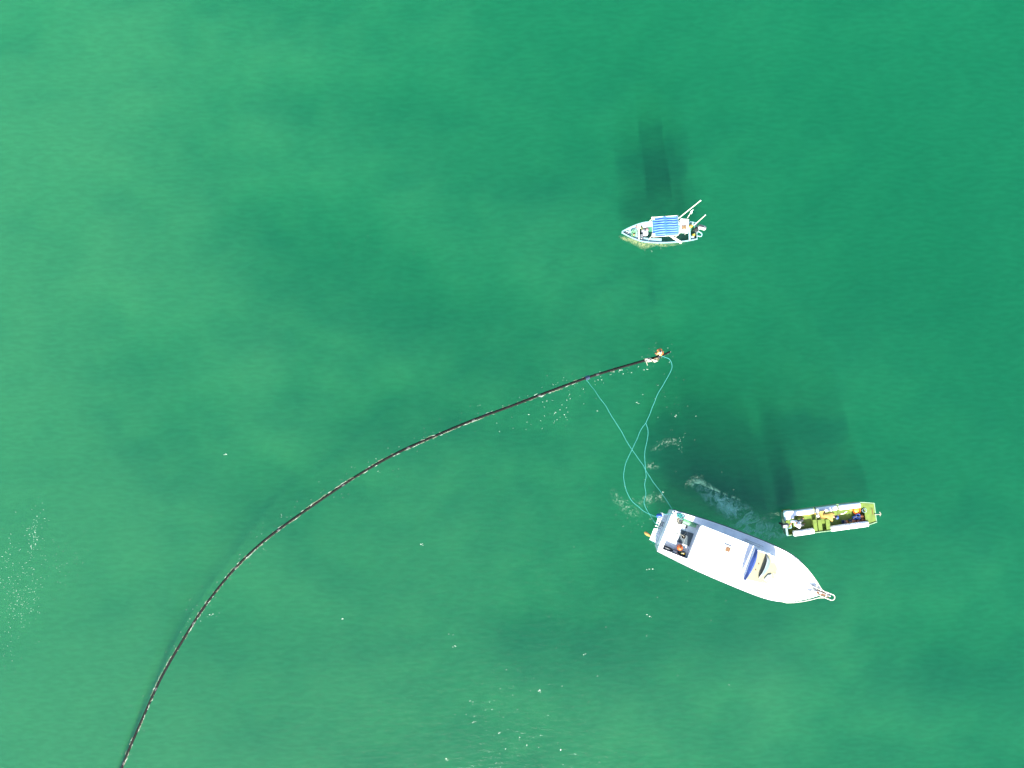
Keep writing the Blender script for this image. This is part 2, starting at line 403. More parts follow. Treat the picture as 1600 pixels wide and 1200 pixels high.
# bow rails and pulpit
PY = .06
for sgn in (1, -1):
    rp = []
    for x in (2.5, 2.9, 3.3, 3.7, 4.1, 4.5, 4.78): rp.append((x, sgn * (sheer(x)[0] * .97 - .02) if x < 4.6 else PY * .5 + sgn * .17, sheer(x)[1] + (.05 if x < 2.6 else .40)))
    br = MB().tube(rp, .026, 8).build('bow_rail', M['rail'], boat, True)
    for x in (2.9, 3.5, 4.1): MB().tube([(x, sgn * (sheer(x)[0] * .97 - .02), sheer(x)[1] - .02), (x, sgn * (sheer(x)[0] * .97 - .02), sheer(x)[1] + .40)], .018, 6).build('stanchion', M['rail'], br, True)
pl = []
for i in range(15):
    a = -PI / 2 + PI * i / 14; pl.append((5.22 + .17 * math.cos(a), PY + .17 * math.sin(a), 2.02))
pr = MB().tube([(4.05, PY - .16, 1.62), (4.3, PY - .17, 1.98)] + pl + [(4.3, PY + .17, 1.98), (4.05, PY + .16, 1.62)], .030, 8).build('pulpit_rail', M['rail'], boat, True)
MB().tube([(4.86, PY - .17, 2.0), (4.86, PY + .17, 2.0)], .026, 8).build('cross_bar', M['rail'], pr, True)
MB().poly([(4.45, PY - .17), (5.2, PY - .15), (5.3, PY), (5.2, PY + .15), (4.45, PY + .17)], 1.56, 1.62).build('bowsprit', M['teak'], boat)
an = MB().tube([(4.35, PY, 1.68), (5.2, PY, 1.70)], .03, 6).tube([(5.02, PY - .13, 1.66), (5.2, PY, 1.70), (5.02, PY + .13, 1.66)], .028, 6).ball((5.22, PY, 1.72), .07)
an.build('anchor', M['steel'], boat, True)
MB().lathe([(.10, 0), (.11, .08), (.07, .12), (.10, .2), (.06, .23)], (4.28, PY + .02, 1.6)).build('windlass', M['motor'], boat, True)
for y in (-.16, .2): MB().box((4.02, PY + y, 1.62), (.2, .05, .07), ch=.015).build('mooring_cleat', M['motor'], boat)
# swim platform with slats
for y0, y1 in ((-1.02, -.06), (.0, .92)):
    for k in range(6):
        MB().box((-5.31 - .085 * k, (y0 + y1) / 2, .35), (.062, y1 - y0 - (.05 * k if y0 < 0 else .05 * k), .035), ch=.008).build('platform_slat', M['white'], boat)
for y in (-.95, -.5, -.03, .45, .85): MB().box((-5.5, y, .318), (.5, .05, .03)).build('platform_bearer', M['white'], boat)
ld = MB()
for y in (.12, .34): ld.tube([(-5.30, y, .40), (-5.72, y + .02, .46)], .018, 6)
for k in range(3): ld.tube([(-5.38 - .12 * k, .12, .42), (-5.38 - .12 * k, .34, .42)], .016, 6)
ld.build('boarding_ladder', M['hullshade'], boat, True)
MB().tube([(-5.15, 1.22, 1.06), (-5.15, 1.22, 1.2)], .03).tube([(-5.22, 1.22, 1.17), (-5.08, 1.22, 1.17)], .022).build('stern_bollard', M['steel'], boat, True)
MB().poly([(-5.2, 1.30), (-4.98, 1.32), (-5.02, 1.02), (-5.2, .98)], 1.085, 1.11).build('corner_pad', M['motor'], boat)
def on1(x, y, z): return boat.matrix_basis @ Vector((x, y, z)) if False else O1 + Matrix.Rotation(A1, 3, 'Z') @ Vector((x, y, z))
def put1(name, x, y, z, rz=0.0): return empty(name, on1(x, y, z), A1 + rz)

o = put1('marker_buoy', -3.98, -.66, SZ)
MB().ball((0, 0, .19), .19, 16, 9).build('float_body', M['orange'], o, True)
MB().tube([(0, 0, .36), (0, 0, .44)], .05, 8).build('neck', M['orange2'], o, True); MB().ring((0, 0, .46), .04, .014, M=Matrix.Rotation(PI / 2, 4, 'X')).build('eye', M['dark'], o, True)
tag(o, 'bright orange round buoy on the cabin boat cockpit floor', 'buoy')
o = put1('bucket', -4.02, .04, SZ + .035)
MB().lathe([(.10, 0), (.13, .22), (.115, .22), (.09, .03)], n=16).build('pail', M['dark'], o, True)
MB().ring((0, 0, .2), .125, .012).build('rim', M['motor'], o, True)
tag(o, 'small dark round bucket standing on the grey engine hatch', 'bucket')
rp = catmull([(-4.62, .12, SZ + .02), (-4.45, .02, SZ + .02), (-4.3, .08, SZ + .06), (-4.12, .10, SZ + .30), (-4.0, .05, SZ + .29), (-3.98, .18, SZ + .07), (-3.9, .34, SZ + .05)], 5)
tag(MB().tube([on1(*p) for p in rp], .02, 6).build('deck_line', M['pale'], None, True), 'short pale line trailing across the grey engine hatch into the bucket', 'rope')
o = put1('hose_coil', -4.55, .86, SZ)
MB().ring((0, 0, .06), .17, .04).ring((.02, .01, .13), .15, .04).build('pale_loops', M['pale'], o, True)
MB().ring((.0, -.02, .20), .18, .026).build('dark_loop', M['dark'], o, True)
MB().tube(catmull([(.18, -.02, .1), (.34, -.10, .05), (.46, -.08, .05), (.55, -.2, .04), (.5, -.3, .04)], 5), .035, 6).build('dark_tail', M['dark'], o, True)
tag(o, 'pale and dark coiled hose in the port side of the cockpit', 'hose')
o = put1('net_roll', -3.98, .93, SZ + .01, -.02)
MB().tube([(-.42, 0, .16), (-.2, .01, .17), (.2, 0, .17), (.44, -.01, .15)], [.12, .14, .14, .10], 10).build('net', M['green'], o, True)
MB().tube([(-.5, .16, .2), (.5, .13, .2)], .03, 6).build('pole', M['teal'], o, True)
tag(o, 'light green rolled net lying along the port cockpit wall', 'net')
o = put1('rope_heap', -4.78, 1.21, 1.09)
hp = MB()
for k in range(9): hp.ring((random.uniform(-.14, .18), random.uniform(-.05, .05) - .05 * k / 9, .03 + .012 * k), random.uniform(.06, .12), .018, 14, 5, Matrix.Rotation(random.uniform(-.3, .3), 4, 'X'))
hp.build('coils', M['teal'], o, True); MB().ring((.2, .02, .04), .1, .022).build('dark_coil', M['darkblue'], o, True)
tag(o, 'heap of teal rope on the port stern corner of the cabin boat', 'rope')
o = put1('gear_bag', -4.70, -.98, SZ)
MB().box((0, 0, .13), (.62, .18, .26), ch=.05).build('bag_body', M['dark'], o, True); MB().tube([(-.2, 0, .25), (-.1, 0, .33), (.1, 0, .33), (.2, 0, .25)], .015).build('handle', M['motor'], o, True)
tag(o, 'long dark gear bag against the starboard cockpit wall nearest the stern', 'bag')
o = put1('tackle_crate', -3.72, -.94, SZ)
cr_ = MB()
for x in (-.2, .2): cr_.box((x, 0, .14), (.03, .24, .28))
for y in (-.11, .11): cr_.box((0, y, .14), (.4, .03, .28))
cr_.box((0, 0, .02), (.4, .24, .04)); cr_.build('crate', M['dark'], o)
for k in range(6): MB().ball((random.uniform(-.13, .13), random.uniform(-.06, .06), .2 + .02 * k), .05).build('tackle', [M['yellow'], M['olive'], M['pale']][k % 3], o, True)
tag(o, 'dark open crate of yellow and olive tackle by the starboard wall', 'crate')
o = put1('tackle_box', -4.18, -1.0, SZ)
MB().box((0, 0, .1), (.3, .16, .2), ch=.02).build('case', M['dark'], o); MB().box((0, 0, .205), (.26, .14, .02)).build('lid', M['motor'], o)
tag(o, 'small black tackle box between the gear bag and the tackle crate', 'box')
o = put1('dry_bag', -5.78, .66, .37, .4)
MB().tube([(-.18, 0, .13), (-.12, 0, .14), (.12, 0, .14), (.18, 0, .13)], [.07, .13, .13, .06], 12).build('blue_sack', M['bluep'], o, True)
MB().tube([(-.1, -.17, .05), (.0, -.19, .06), (.12, -.17, .05)], [.05, .06, .05], 8).build('white_roll', M['shirt'], o, True)
tag(o, 'blue sack with white roll at the port end of the stern platform', 'bag')
o = put1('towed_float', -5.98, -.70, .2, -.1)
MB().tube([(-.24, .03, .06), (-.15, 0, .10), (.05, -.01, .12), (.2, -.03, .1)], [.02, .08, .09, .04], 10).build('float_body', M['mustard'], o, True)
MB().tube([(-.2, .08, .12), (0, .06, .18), (.16, .03, .16)], .035, 6).build('brown_strap', M['teak'], o, True)
tag(o, 'yellow and brown elongated float hanging off the stern platform', 'float')

# ------------------------------------------------------------------ lime green skiff
A2 = R(7.5); O2 = P(1298, 811, 0)
skiff = empty('work_skiff', O2, A2)
tag(skiff, 'open lime green work skiff with square bow carrying white float tubes', 'boat')
Y0 = .20    # its centre line lies a little to port of the pixel origin
def K(pts): return [(x, y + Y0, z) for x, y, z in pts]
S2 = [(-3.05, .74, .58, .66, .02, -.10), (-2.0, .78, .58, .70, .0, -.14), (0, .80, .60, .72, .0, -.14), (1.3, .79, .64, .70, .02, -.12), (1.95, .72, .68, .60, .10, -.04), (2.5, .60, .72, .46, .34, .26)]
S2 = lerp_st(S2, 4)
def hullY(st, name, parent, mt, mb, y0):
    objs0 = set(bpy.data.objects); hull(st, name, parent, mt, mb)
    for o in set(bpy.data.objects) - objs0: o.location.y = y0
hullY(S2, 'hull', skiff, M['limeout'], M['bottom'], Y0)
bo = MB(); x, hb, zs, cb, zc, zk = S2[-1]
bo.box((2.49, Y0, .5), (.05, 2 * hb - .06, .42)); bo.build('bow_board', M['limeout'], skiff)
ins = .05
FZ = .30
for sgn in (1, -1):
    gw = MB(); gw.loft([[Vector((s[0], Y0 + sgn * s[1], s[2])), Vector((s[0], Y0 + sgn * s[1], s[2] + .03)), Vector((s[0], Y0 + sgn * (s[1] - ins), s[2] + .03)), Vector((s[0], Y0 + sgn * (s[1] - ins), s[2]))] for s in S2], True, True)
    gw.build('gunwale', M['limeout'], skiff)
    wl = MB(); wl.loft([[Vector((s[0], Y0 + sgn * (s[1] - .035), s[2])), Vector((s[0], Y0 + sgn * (s[3] - .05), FZ))] for s in S2 if s[0] < 2.3], False)
    wl.build('inner_side', M['lime'], skiff)
fl = MB(); fl.loft([[Vector((s[0], Y0 - (s[3] - .02), FZ)), Vector((s[0], Y0, FZ + .005)), Vector((s[0], Y0 + (s[3] - .02), FZ))] for s in S2 if s[0] < 2.3], False)
fl.build('floor', M['lime'], skiff)
for x in (-2.2, -1.25, -.45, .35, 1.15):
    rb = MB(); rb.box((x, Y0, FZ + .02), (.05, 1.32, .05)); rb.build('frame_rib', M['lime'], skiff)
bd = MB(); bd.loft([[Vector((x, Y0 - (hb - .06), z)), Vector((x, Y0 + (hb - .06), z)), Vector((x, Y0 + hb - .06, z - .03)), Vector((x, Y0 - hb + .06, z - .03))] for x, hb, z in ((1.86, .74, .655), (2.1, .68, .675), (2.46, .60, .70))], True, True)
bd.build('bow_deck', M['lime'], skiff)
MB().poly([(1.35, Y0 + .70), (1.9, Y0 + .66), (1.9, Y0 + .34), (1.4, Y0 + .42)], .60, .645).build('side_seat', M['lime'], skiff)
for xa, xb, ya, yb in ((-1.34, -1.10, -.74, .02), (-1.05, -.80, -.74, -.02), (-.56, -.30, -.74, -.05)): MB().box(((xa + xb) / 2, Y0 + (ya + yb) / 2, .55), (xb - xa, yb - ya, .035), ch=.008).build('thwart_board', M['lime'], skiff)
MB().box((-3.03, Y0 + .46, .60), (.12, .54, .08), ch=.015).build('transom_cap', M['paleblue'], skiff)
MB().box((-3.03, Y0 - .48, .60), (.12, .52, .08), ch=.015).build('transom_cap', M['paleblue'], skiff)
mf = MB()
for p in (((-2.92, Y0 - .26, .66), (-2.74, Y0 - .26, .66)), ((-2.74, Y0 - .26, .66), (-2.74, Y0 + .26, .66)), ((-2.74, Y0 + .26, .66), (-2.92, Y0 + .26, .66))): mf.tube(p, .028, 6)
mf.build('motor_frame', M['paleblue'], skiff, True)
om = MB().box((-3.2, Y0 - .05, .82), (.36, .26, .26), ch=.07, ry=-.1).build('outboard_motor', M['dark'], skiff, True)
MB().box((-3.2, Y0 - .05, .965), (.26, .18, .03), ch=.012).build('cowling_lid', M['motor'], om)
MB().box((-3.17, Y0 - .05, .30), (.14, .09, .85), ch=.03).build('motor_leg', M['dark'], om); MB().tube([(-3.03, Y0 - .03, .78), (-2.72, Y0 + .04, .80)], .02, 6).build('tiller', M['dark'], om, True)
MB().box((-2.98, Y0 - .05, .66), (.14, .2, .22), ch=.02).build('clamp_bracket', M['darkblue'], om)
bt = MB().tube([(2.4, Y0 - .1, .74), (2.78, Y0 - .14, .72)], .025, 6).tube([(2.72, Y0 - .24, .72), (2.8, Y0 - .12, .74), (2.74, Y0 + .02, .72)], .03, 6); bt.build('bow_anchor', M['pale'], skiff, True)
MB().tube([(2.32, Y0 + .28, .715), (2.32, Y0 - .1, .715)], .02, 6).build('bow_cleat', M['teak'], skiff, True)
def on2(x, y, z): return O2 + Matrix.Rotation(A2, 3, 'Z') @ Vector((x, y, z))
def put2(name, x, y, z, rz=0.0): return empty(name, on2(x, y, z), A2 + rz)

def float_tube(x0, x1, y, z, label, r=.165, dz=0.0, rz=0.0):
    o = put2('float_tube', (x0 + x1) / 2, y, z, rz); L = (x1 - x0) / 2
    se = lambda t: math.copysign(abs(t) ** .62, t)
    b = MB(); b.loft([[Vector((x, rr * se(math.cos(2 * PI * k / 20)), rr * se(math.sin(2 * PI * k / 20)))) for k in range(20)] for x, rr in ((-L, r * .86), (-L + .03, r), (0, r * 1.0), (L - .03, r), (L, r * .86))], True, True)
    b.build('tube_body', M['tube'], o, True)
    for sx in (-1, 1): MB().ring((sx * (L + .001), 0, 0), r * .55, .012, 14, 5, Matrix.Rotation(PI / 2, 4, 'Y')).build('end_ring', M['motor'], o, True)
    return tag(o, label, 'float', 'white float tubes along the skiff sides')
TZ = .62
float_tube(-2.52, -1.26, Y0 + .60, TZ, 'white float tube on the port side of the skiff beside the white cooler')
float_tube(-1.12, .17, Y0 + .60, TZ, 'white float tube on the port side of the skiff beside the yellow clad person', rz=.01)
float_tube(.33, 1.63, Y0 + .59, TZ, 'white float tube on the port side of the skiff nearest the bow', rz=-.012)
float_tube(-2.66, -1.40, Y0 - .63, TZ, 'white float tube alone at the stern of the starboard skiff side', rz=.01)
float_tube(-.33, .84, Y0 - .64, TZ, 'white float tube midway on the starboard side, touching the bow one', rz=.005)
float_tube(.86, 1.98, Y0 - .635, TZ, 'white float tube on the starboard side of the skiff nearest the bow', rz=.008)
sp = MB().tube(catmull([(-1.19, Y0 + .80, .60), (-1.19, Y0 + .74, .84), (-1.18, Y0 + .60, .89), (-1.14, Y0 + .45, .82), (-1.02, Y0 + .30, .55), (-.92, Y0 + .22, .35)], 4), .035, 6)
sp.v = [tuple(on2(*p)) for p in sp.v]
tag(sp.build('lashing_strap', M['hullshade'], None, True), 'dark strap lashed between two white float tubes on the port side', 'strap')
o = put2('cooler', -2.77, Y0 + .55, .30)
MB().box((0, 0, .22), (.48, .46, .40), ch=.03).build('cooler_body', M['tube'], o); MB().box((0, 0, .445), (.50, .48, .05), ch=.015).build('lid', M['white'], o)
MB().box((.02, -.02, .475), (.14, .12, .012)).build('latch_plate', M['motor'], o)
tag(o, 'square white cooler box in the stern corner of the skiff', 'cooler')
MB().box((-2.77, Y0 + .5, .21), (.5, .6, .18)).build('stern_locker', M['lime'], skiff)

def floatball(x, y, z, r, m, label, dark=True, name='float'):
    o = put2(name, x, y, z, random.uniform(0, 6))
    MB().lathe([(r * .55, 0), (r * .95, r * .35), (r, r * .8), (r * .85, r * 1.3), (r * .4, r * 1.55), (.01, r * 1.58)], n=14).build('float_body', m, o, True)
    MB().ring((0, 0, r * 1.58), r * .24, r * .09, 10, 5).build('eye', M['dark'] if dark else M['tan'], o, True)
    return tag(o, label, 'float', 'small floats piled in the skiff bow')
def pail(x, y, z, r, h, m, label, inner=None, cat='bucket', group='blue pails in the skiff bow'):
    o = put2('pail', x, y, z, random.uniform(0, 6))
    MB().lathe([(r * .8, 0), (r, h), (r * .88, h), (r * .7, .03)], n=16).build('pail_body', m, o, True)
    MB().ring((0, 0, h), r * .97, .012, 16, 5).build('rim', inner or m, o, True)
    MB().tube([(r * .95 * math.cos(a), r * .3 * math.sin(a), h + .02 + .03 * math.sin(a)) for a in [PI * k / 8 for k in range(9)]], .008, 5).build('handle', M['motor'], o, True)
    return tag(o, label, cat, group)
floatball(1.76, Y0 - .20, .32, .125, M['orange2'], 'pale orange float beside the blue pails, nearest the bow deck')
floatball(1.80, Y0 - .43, .32, .125, M['orange2'], 'dull orange float next to the starboard tube, closest to the bow')
floatball(1.52, Y0 - .45, .32, .125, M['orange2'], 'orange float second from the bow in the row by the starboard tube')
floatball(1.24, Y0 - .43, .32, .125, M['orange2'], 'orange float third from the bow in the row by the starboard tube')
floatball(1.05, Y0 - .50, .32, .11, M['yellow'], 'small yellow float tucked against the starboard tube', False)
floatball(.76, Y0 - .42, .32, .12, M['orange2'], 'orange float at the stern end of the row, beside a blue pail')
floatball(1.14, Y0 + .34, .32, .12, M['yellow'], 'small yellow orange float against the port tube beside the basin', False)
pail(1.47, Y0 - .10, .32, .14, .26, M['bluep'], 'largest bright blue pail in the middle of the skiff bow')
pail(1.27, Y0 - .20, .32, .11, .20, M['bluep'], 'blue pail beside the largest blue pail on its stern side')
pail(1.53, Y0 - .27, .32, .09, .2, M['bluep'], 'small blue pail between the largest blue pail and the orange floats')
pail(.58, Y0 - .36, .32, .12, .2, M['darkblue'], 'dark blue pail at the stern end of the float row')
pail(1.0, Y0 - .33, .32, .09, .22, M['darkblue'], 'narrow dark blue pail between the orange floats')
pail(1.86, Y0 + .22, .42, .13, .26, M['darkblue'], 'black blue pail at the edge of the lime bow deck', M['paleblue'])
o = put2('basin', 1.45, Y0 + .26, .32)
MB().lathe([(.15, 0), (.22, .2), (.25, .22), (.24, .24), (.20, .20), (.13, .04)], n=18).build('basin_body', M['orange'], o, True)
MB().ball((0, 0, .17), .17, 14, 7, flat=.5).build('heaped_floats', M['yellow'], o, True)
tag(o, 'wide orange basin heaped with yellow against the port tube', 'basin')
tb = MB().tube(catmull([(-2.1, Y0 + .30, .36), (-1.8, Y0 + .36, .35), (-1.55, Y0 + .30, .37), (-1.3, Y0 + .38, .38), (-1.1, Y0 + .36, .38), (-.95, Y0 + .30, .38)], 6), .035, 6)
tb.v = [tuple(on2(*p)) for p in tb.v]
tag(tb.build('loose_line', M['mustard'], None, True), 'yellowish line lying along the skiff floor below the port tubes', 'rope')
ph = MB().tube([on2(-.32, Y0 - .12, .48), on2(.1, Y0 + .10, .62), on2(.7, Y0 + .30, .80)], .024, 7)
o = ph.build('boat_hook', M['teak'], None, True); MB().tube([on2(.36, Y0 + .2, .70), on2(.52, Y0 + .21, .76), on2(.72, Y0 + .34, .81)], .034, 7).build('pale_tip', M['cream'], o, True)
tag(o, 'brown pole with pale tip held by the person in yellow', 'pole')
o = put2('white_bundle', -.93, Y0 + .22, .32)
MB().ball((0, 0, .11), .12, 10, 6, flat=.8).build('cloth', M['shirt'], o, True); MB().tube([(-.1, -.15, .05), (-.02, -.05, .2), (.05, .1, .1)], .03, 6).build('tie', M['pale'], o, True)
tag(o, 'small white bundle on the skiff floor at the end of the strap', 'bundle')

# people -----------------------------------------------------------
def skin(name, verts, edges, radii, m, parent=None, lvl=1, root=0):
    me = bpy.data.meshes.new(name); me.from_pydata(verts, edges, [])
    o = bpy.data.objects.new(name, me); sc.collection.objects.link(o)
    sk = o.modifiers.new('skin', 'SKIN'); sk.use_smooth_shade = True
    for i, r in enumerate(radii): me.skin_vertices[0].data[i].radius = (r, r) if not isinstance(r, tuple) else r
    for i in range(len(verts)): me.skin_vertices[0].data[i].use_root = (i == root)
    ss = o.modifiers.new('sub', 'SUBSURF'); ss.levels = lvl; ss.render_levels = lvl
    me.materials.append(m)
    if parent: o.parent = parent
    return o
def person(root, J, top, bottom, cap, capstyle, label):
    """J: joints in root space; one continuous skinned body, clothes over it"""
    j = {k: Vector(p) for k, p in J.items()}
    names, V, E, Rr = [], [], [], []
    def addv(n, p, r, link=None):
        names.append(n); V.append(tuple(p)); Rr.append(r)
        if link is not None: E.append((names.index(link), len(V) - 1))
    addv('pelvis', j['pelvis'], .135); addv('waist', j['pelvis'].lerp(j['chest'], .5), .125, 'pelvis'); addv('chest', j['chest'], .15, 'waist')
    addv('neck', j['neck'], .06, 'chest'); addv('jaw', j['neck'].lerp(j['head'], .55), .075, 'neck'); addv('head', j['head'], .10, 'jaw'); addv('crown', j['head'] + (j['head'] - j['neck']).normalized() * .08, .075, 'head')
    fw = Vector(j['face']).normalized(); addv('nose', j['neck'].lerp(j['head'], .8) + fw * .10, .018, 'head')
    for s in 'LR':
        addv('sh' + s, j['sh' + s], .07, 'chest'); addv('el' + s, j['el' + s], .05, 'sh' + s); addv('wr' + s, j['wr' + s], .034, 'el' + s)
        d = (j['wr' + s] - j['el' + s]).normalized(); side = d.cross(Vector((0, 0, 1))).normalized()
        addv('pa' + s, j['wr' + s] + d * .07, .036, 'wr' + s)
        for k, (off, ln) in enumerate(((-.03, .065), (-.01, .08), (.012, .075), (.032, .055))):
            b = j['wr' + s] + d * .10 + side * off
            addv('f%d%s' % (k, s), b, .0095, 'pa' + s); addv('g%d%s' % (k, s), b + d * ln * .55 + Vector((0, 0, -.015)), .009, 'f%d%s' % (k, s)); addv('h%d%s' % (k, s), b + d * ln * .8 + Vector((0, 0, -.05)), .008, 'g%d%s' % (k, s))
        tb_ = j['wr' + s] + d * .05 - side * .05
        addv('t0' + s, tb_, .011, 'pa' + s); addv('t1' + s, tb_ + d * .045 - side * .012, .009, 't0' + s)
        addv('hi' + s, j['hi' + s], .10, 'pelvis'); addv('kn' + s, j['kn' + s], .065, 'hi' + s); addv('an' + s, j['an' + s], .042, 'kn' + s)
        fd_ = Vector(j['foot']); addv('to' + s, j['an' + s] + fd_ * .18 + Vector((0, 0, -.04)), .035, 'an' + s)
    body = skin('body', V, E, Rr, M['skin'], root, 1)
    q = lambda a, b, t: tuple(j[a].lerp(j[b], t))
    tv = [tuple(j['pelvis']), tuple(j['pelvis'].lerp(j['chest'], .5)), tuple(j['chest']), q('neck', 'chest', .25)]; te = [(0, 1), (1, 2), (2, 3)]; tr = [.165, .155, .185, .085]
    for s in 'LR':
        b = len(tv); tv += [tuple(j['sh' + s]), tuple(j['el' + s]), q('el' + s, 'wr' + s, .55)]; te += [(2, b), (b, b + 1), (b + 1, b + 2)]; tr += [.095, .072, .058]
    skin('shirt', tv, te, tr, top, root, 2)
    tv = [tuple(j['pelvis'] + Vector((0, 0, .02)))]; te = []; tr = [.17]
    for s in 'LR':
        b = len(tv); tv += [tuple(j['hi' + s]), tuple(j['kn' + s]), q('kn' + s, 'an' + s, .8)]; te += [(0, b), (b, b + 1), (b + 1, b + 2)]; tr += [.125, .09, .065]
    skin('trousers', tv, te, tr, bottom, root, 2)
    up = (j['head'] - j['neck']).normalized(); MM = up.to_track_quat('Z', 'Y').to_matrix().to_4x4()
    hr = MB().ball((0, 0, 0), .112, 14, 8); hr.v = [tuple(j['head'] + up * .02 - fw * .02 + MM @ Vector(p)) for p in hr.v if True]
    hr.build('hair', M['hair'], root, True)
    cp = MB().lathe([(.128, 0), (.125, .05), (.095, .10), (.04, .125), (.005, .128)], n=16) if capstyle == 'cap' else MB().lathe([(.25, -.01), (.25, .0), (.135, .02), (.13, .08), (.08, .12), (.005, .125)], n=18)
    cp.v = [tuple(j['head'] + up * .02 + MM @ Vector(p)) for p in cp.v]; cap_o = cp.build('cap' if capstyle == 'cap' else 'hat', cap, root, True)
    if capstyle == 'cap':
        br = MB().poly([(-.08, .10), (.08, .10), (.06, .2), (-.06, .2)], 0, .012); qf = fw - up * fw.dot(up); qf.normalize(); sd = qf.cross(up)
        br.v = [tuple(j['head'] + up * .03 + sd * p[0] + qf * p[1] + up * p[2]) for p in br.v]; br.build('visor', cap, cap_o)
    for sx in (-1, 1):
        sd = fw.cross(up).normalized(); e = MB().ball(tuple(j['head'] - up * .01 + fw * .092 + sd * .034 * sx), .013, 8, 5); e.build('eye', M['tube'], body, True)
    return tag(root, label, 'person')
pr_ = put2('person', -2.45, Y0, .22)
person(pr_, dict(pelvis=(.02, -.05, .42), chest=(-.04, .0, .80), neck=(-.06, .02, .96), head=(-.07, .03, 1.14), face=(.3, .5, .0), foot=(1, 0, 0),
    shL=(-.12, .18, .88), elL=(-.28, .22, .68), wrL=(-.36, .06, .66), shR=(.06, -.18, .86), elR=(.10, -.24, .62), wrR=(.05, -.10, .5),
    hiL=(.08, .05, .40), knL=(.45, .12, .46), anL=(.50, .14, .16), hiR=(.10, -.13, .40), knR=(.45, -.18, .45), anR=(.52, -.2, .16)),
    M['shirt'], M['trouser'], M['shirt'], 'cap', 'person in white shirt and white cap seated at the outboard tiller')
MB().box((-2.42, Y0 - .04, .43), (.28, .5, .24), ch=.02).build('stern_seat', M['lime'], skiff)
pr_ = put2('person', -.75, Y0 + .25, .31)
person(pr_, dict(pelvis=(-.12, .12, .74), chest=(.26, .06, .98), neck=(.40, .0, 1.02), head=(.54, -.05, 1.06), face=(.5, -.3, -.7), foot=(.9, -.2, 0),
    shL=(.34, .20, .98), elL=(.52, .14, .74), wrL=(.62, -.06, .56), shR=(.26, -.14, .95), elR=(.40, -.30, .72), wrR=(.44, -.28, .44),
    hiL=(-.12, .20, .70), knL=(.06, .20, .40), anL=(-.10, .2, .06), hiR=(-.12, .02, .70), knR=(.12, -.02, .40), anR=(-.02, -.04, .06)),
    M['mustard'], M['mustard'], M['bluep'], 'cap', 'person in yellow clothes and blue cap bending forward in the skiff')

# ------------------------------------------------------------------ small fishing boat with blue canopy
A3 = R(181.5); O3 = P(1031, 365, 0)
panga = empty('fishing_boat', O3, A3)
tag(panga, 'small white and pale blue fishing boat with blue pleated canopy', 'boat')
S3 = lerp_st([(-2.22, .50, .50, .44, .02, -.18), (-1.5, .62, .50, .52, .0, -.22), (-.2, .69, .51, .56, .0, -.22), (1.0, .62, .56, .46, .02, -.2), (1.7, .42, .63, .26, .12, -.1), (2.15, .22, .71, .10, .3, .1), (2.5, .03, .80, .015, .55, .45)], 4)
hull(S3, 'hull', panga, M['paleblue'], M['bottom'])
for sgn in (1, -1):
    MB().loft([[Vector((s[0], sgn * (s[1] + .02), s[2] - .02)), Vector((s[0], sgn * (s[1] + .02), s[2] + .025)), Vector((s[0], sgn * max(s[1] - .05, .0), s[2] + .025)), Vector((s[0], sgn * max(s[1] - .05, .0), s[2] - .02))] for s in S3], True, True).build('gunwale', M['paleblue'], panga)
    MB().loft([[Vector((s[0], sgn * max(s[1] - .04, 0), s[2])), Vector((s[0], sgn * max(s[3] - .05, 0), max(.1, s[4] + .05)))] for s in S3], False).build('inner_side', M['paleblue'], panga)
MB().loft([[Vector((s[0], -max(s[3] - .04, .004), max(.1, s[4] + .05))), Vector((s[0], max(s[3] - .04, .004), max(.1, s[4] + .05)))] for s in S3], False).build('floor', M['floor'], panga)
MB().box((-2.2, 0, .28), (.05, .9, .42)).build('transom_board', M['paleblue'], panga)
# side benches, bow deck, thwarts
for sgn, xa, xb in ((-1, -.6, 1.55), (1, .0, 1.5)):
    xx = [xa + (xb - xa) * i / 8 for i in range(9)]
    def hb3(x):
        for a, b in zip(S3, S3[1:]):
            if a[0] <= x <= b[0]: t = (x - a[0]) / (b[0] - a[0] + 1e-9); return a[1] + (b[1] - a[1]) * t
        return .05
    strip('side_bench', M['white'] if sgn < 0 else M['paleblue'], panga, [(x, sgn * (hb3(x) - .03), .47) for x in xx], [(x, sgn * max(hb3(x) - .30, .02), .47) for x in xx])
strip('bow_deck', M['paleblue'], panga, [(x, hb3(x) - .03, .52) for x in (1.5, 1.8, 2.1, 2.38)], [(x, -hb3(x) + .03, .52) for x in (1.5, 1.8, 2.1, 2.38)])
MB().box((1.42, -.02, .56), (.10, 1.0, .05), ch=.012).build('thwart', M['cream'], panga)
MB().box((-1.72, 0, .54), (.12, 1.14, .05), ch=.012).build('thwart', M['paleblue'], panga)
MB().box((-1.28, -.22, 1.05), (.52, .86, .04), ch=.01, rz=-.10).build('steering_shelf', M['white'], panga)
for x, y in ((-1.48, -.55), (-1.05, -.58), (-1.48, .15), (-1.08, .15)): MB().tube([(x, y, .3), (x, y, 1.03)], .02, 6).build('shelf_post', M['cream'], panga)
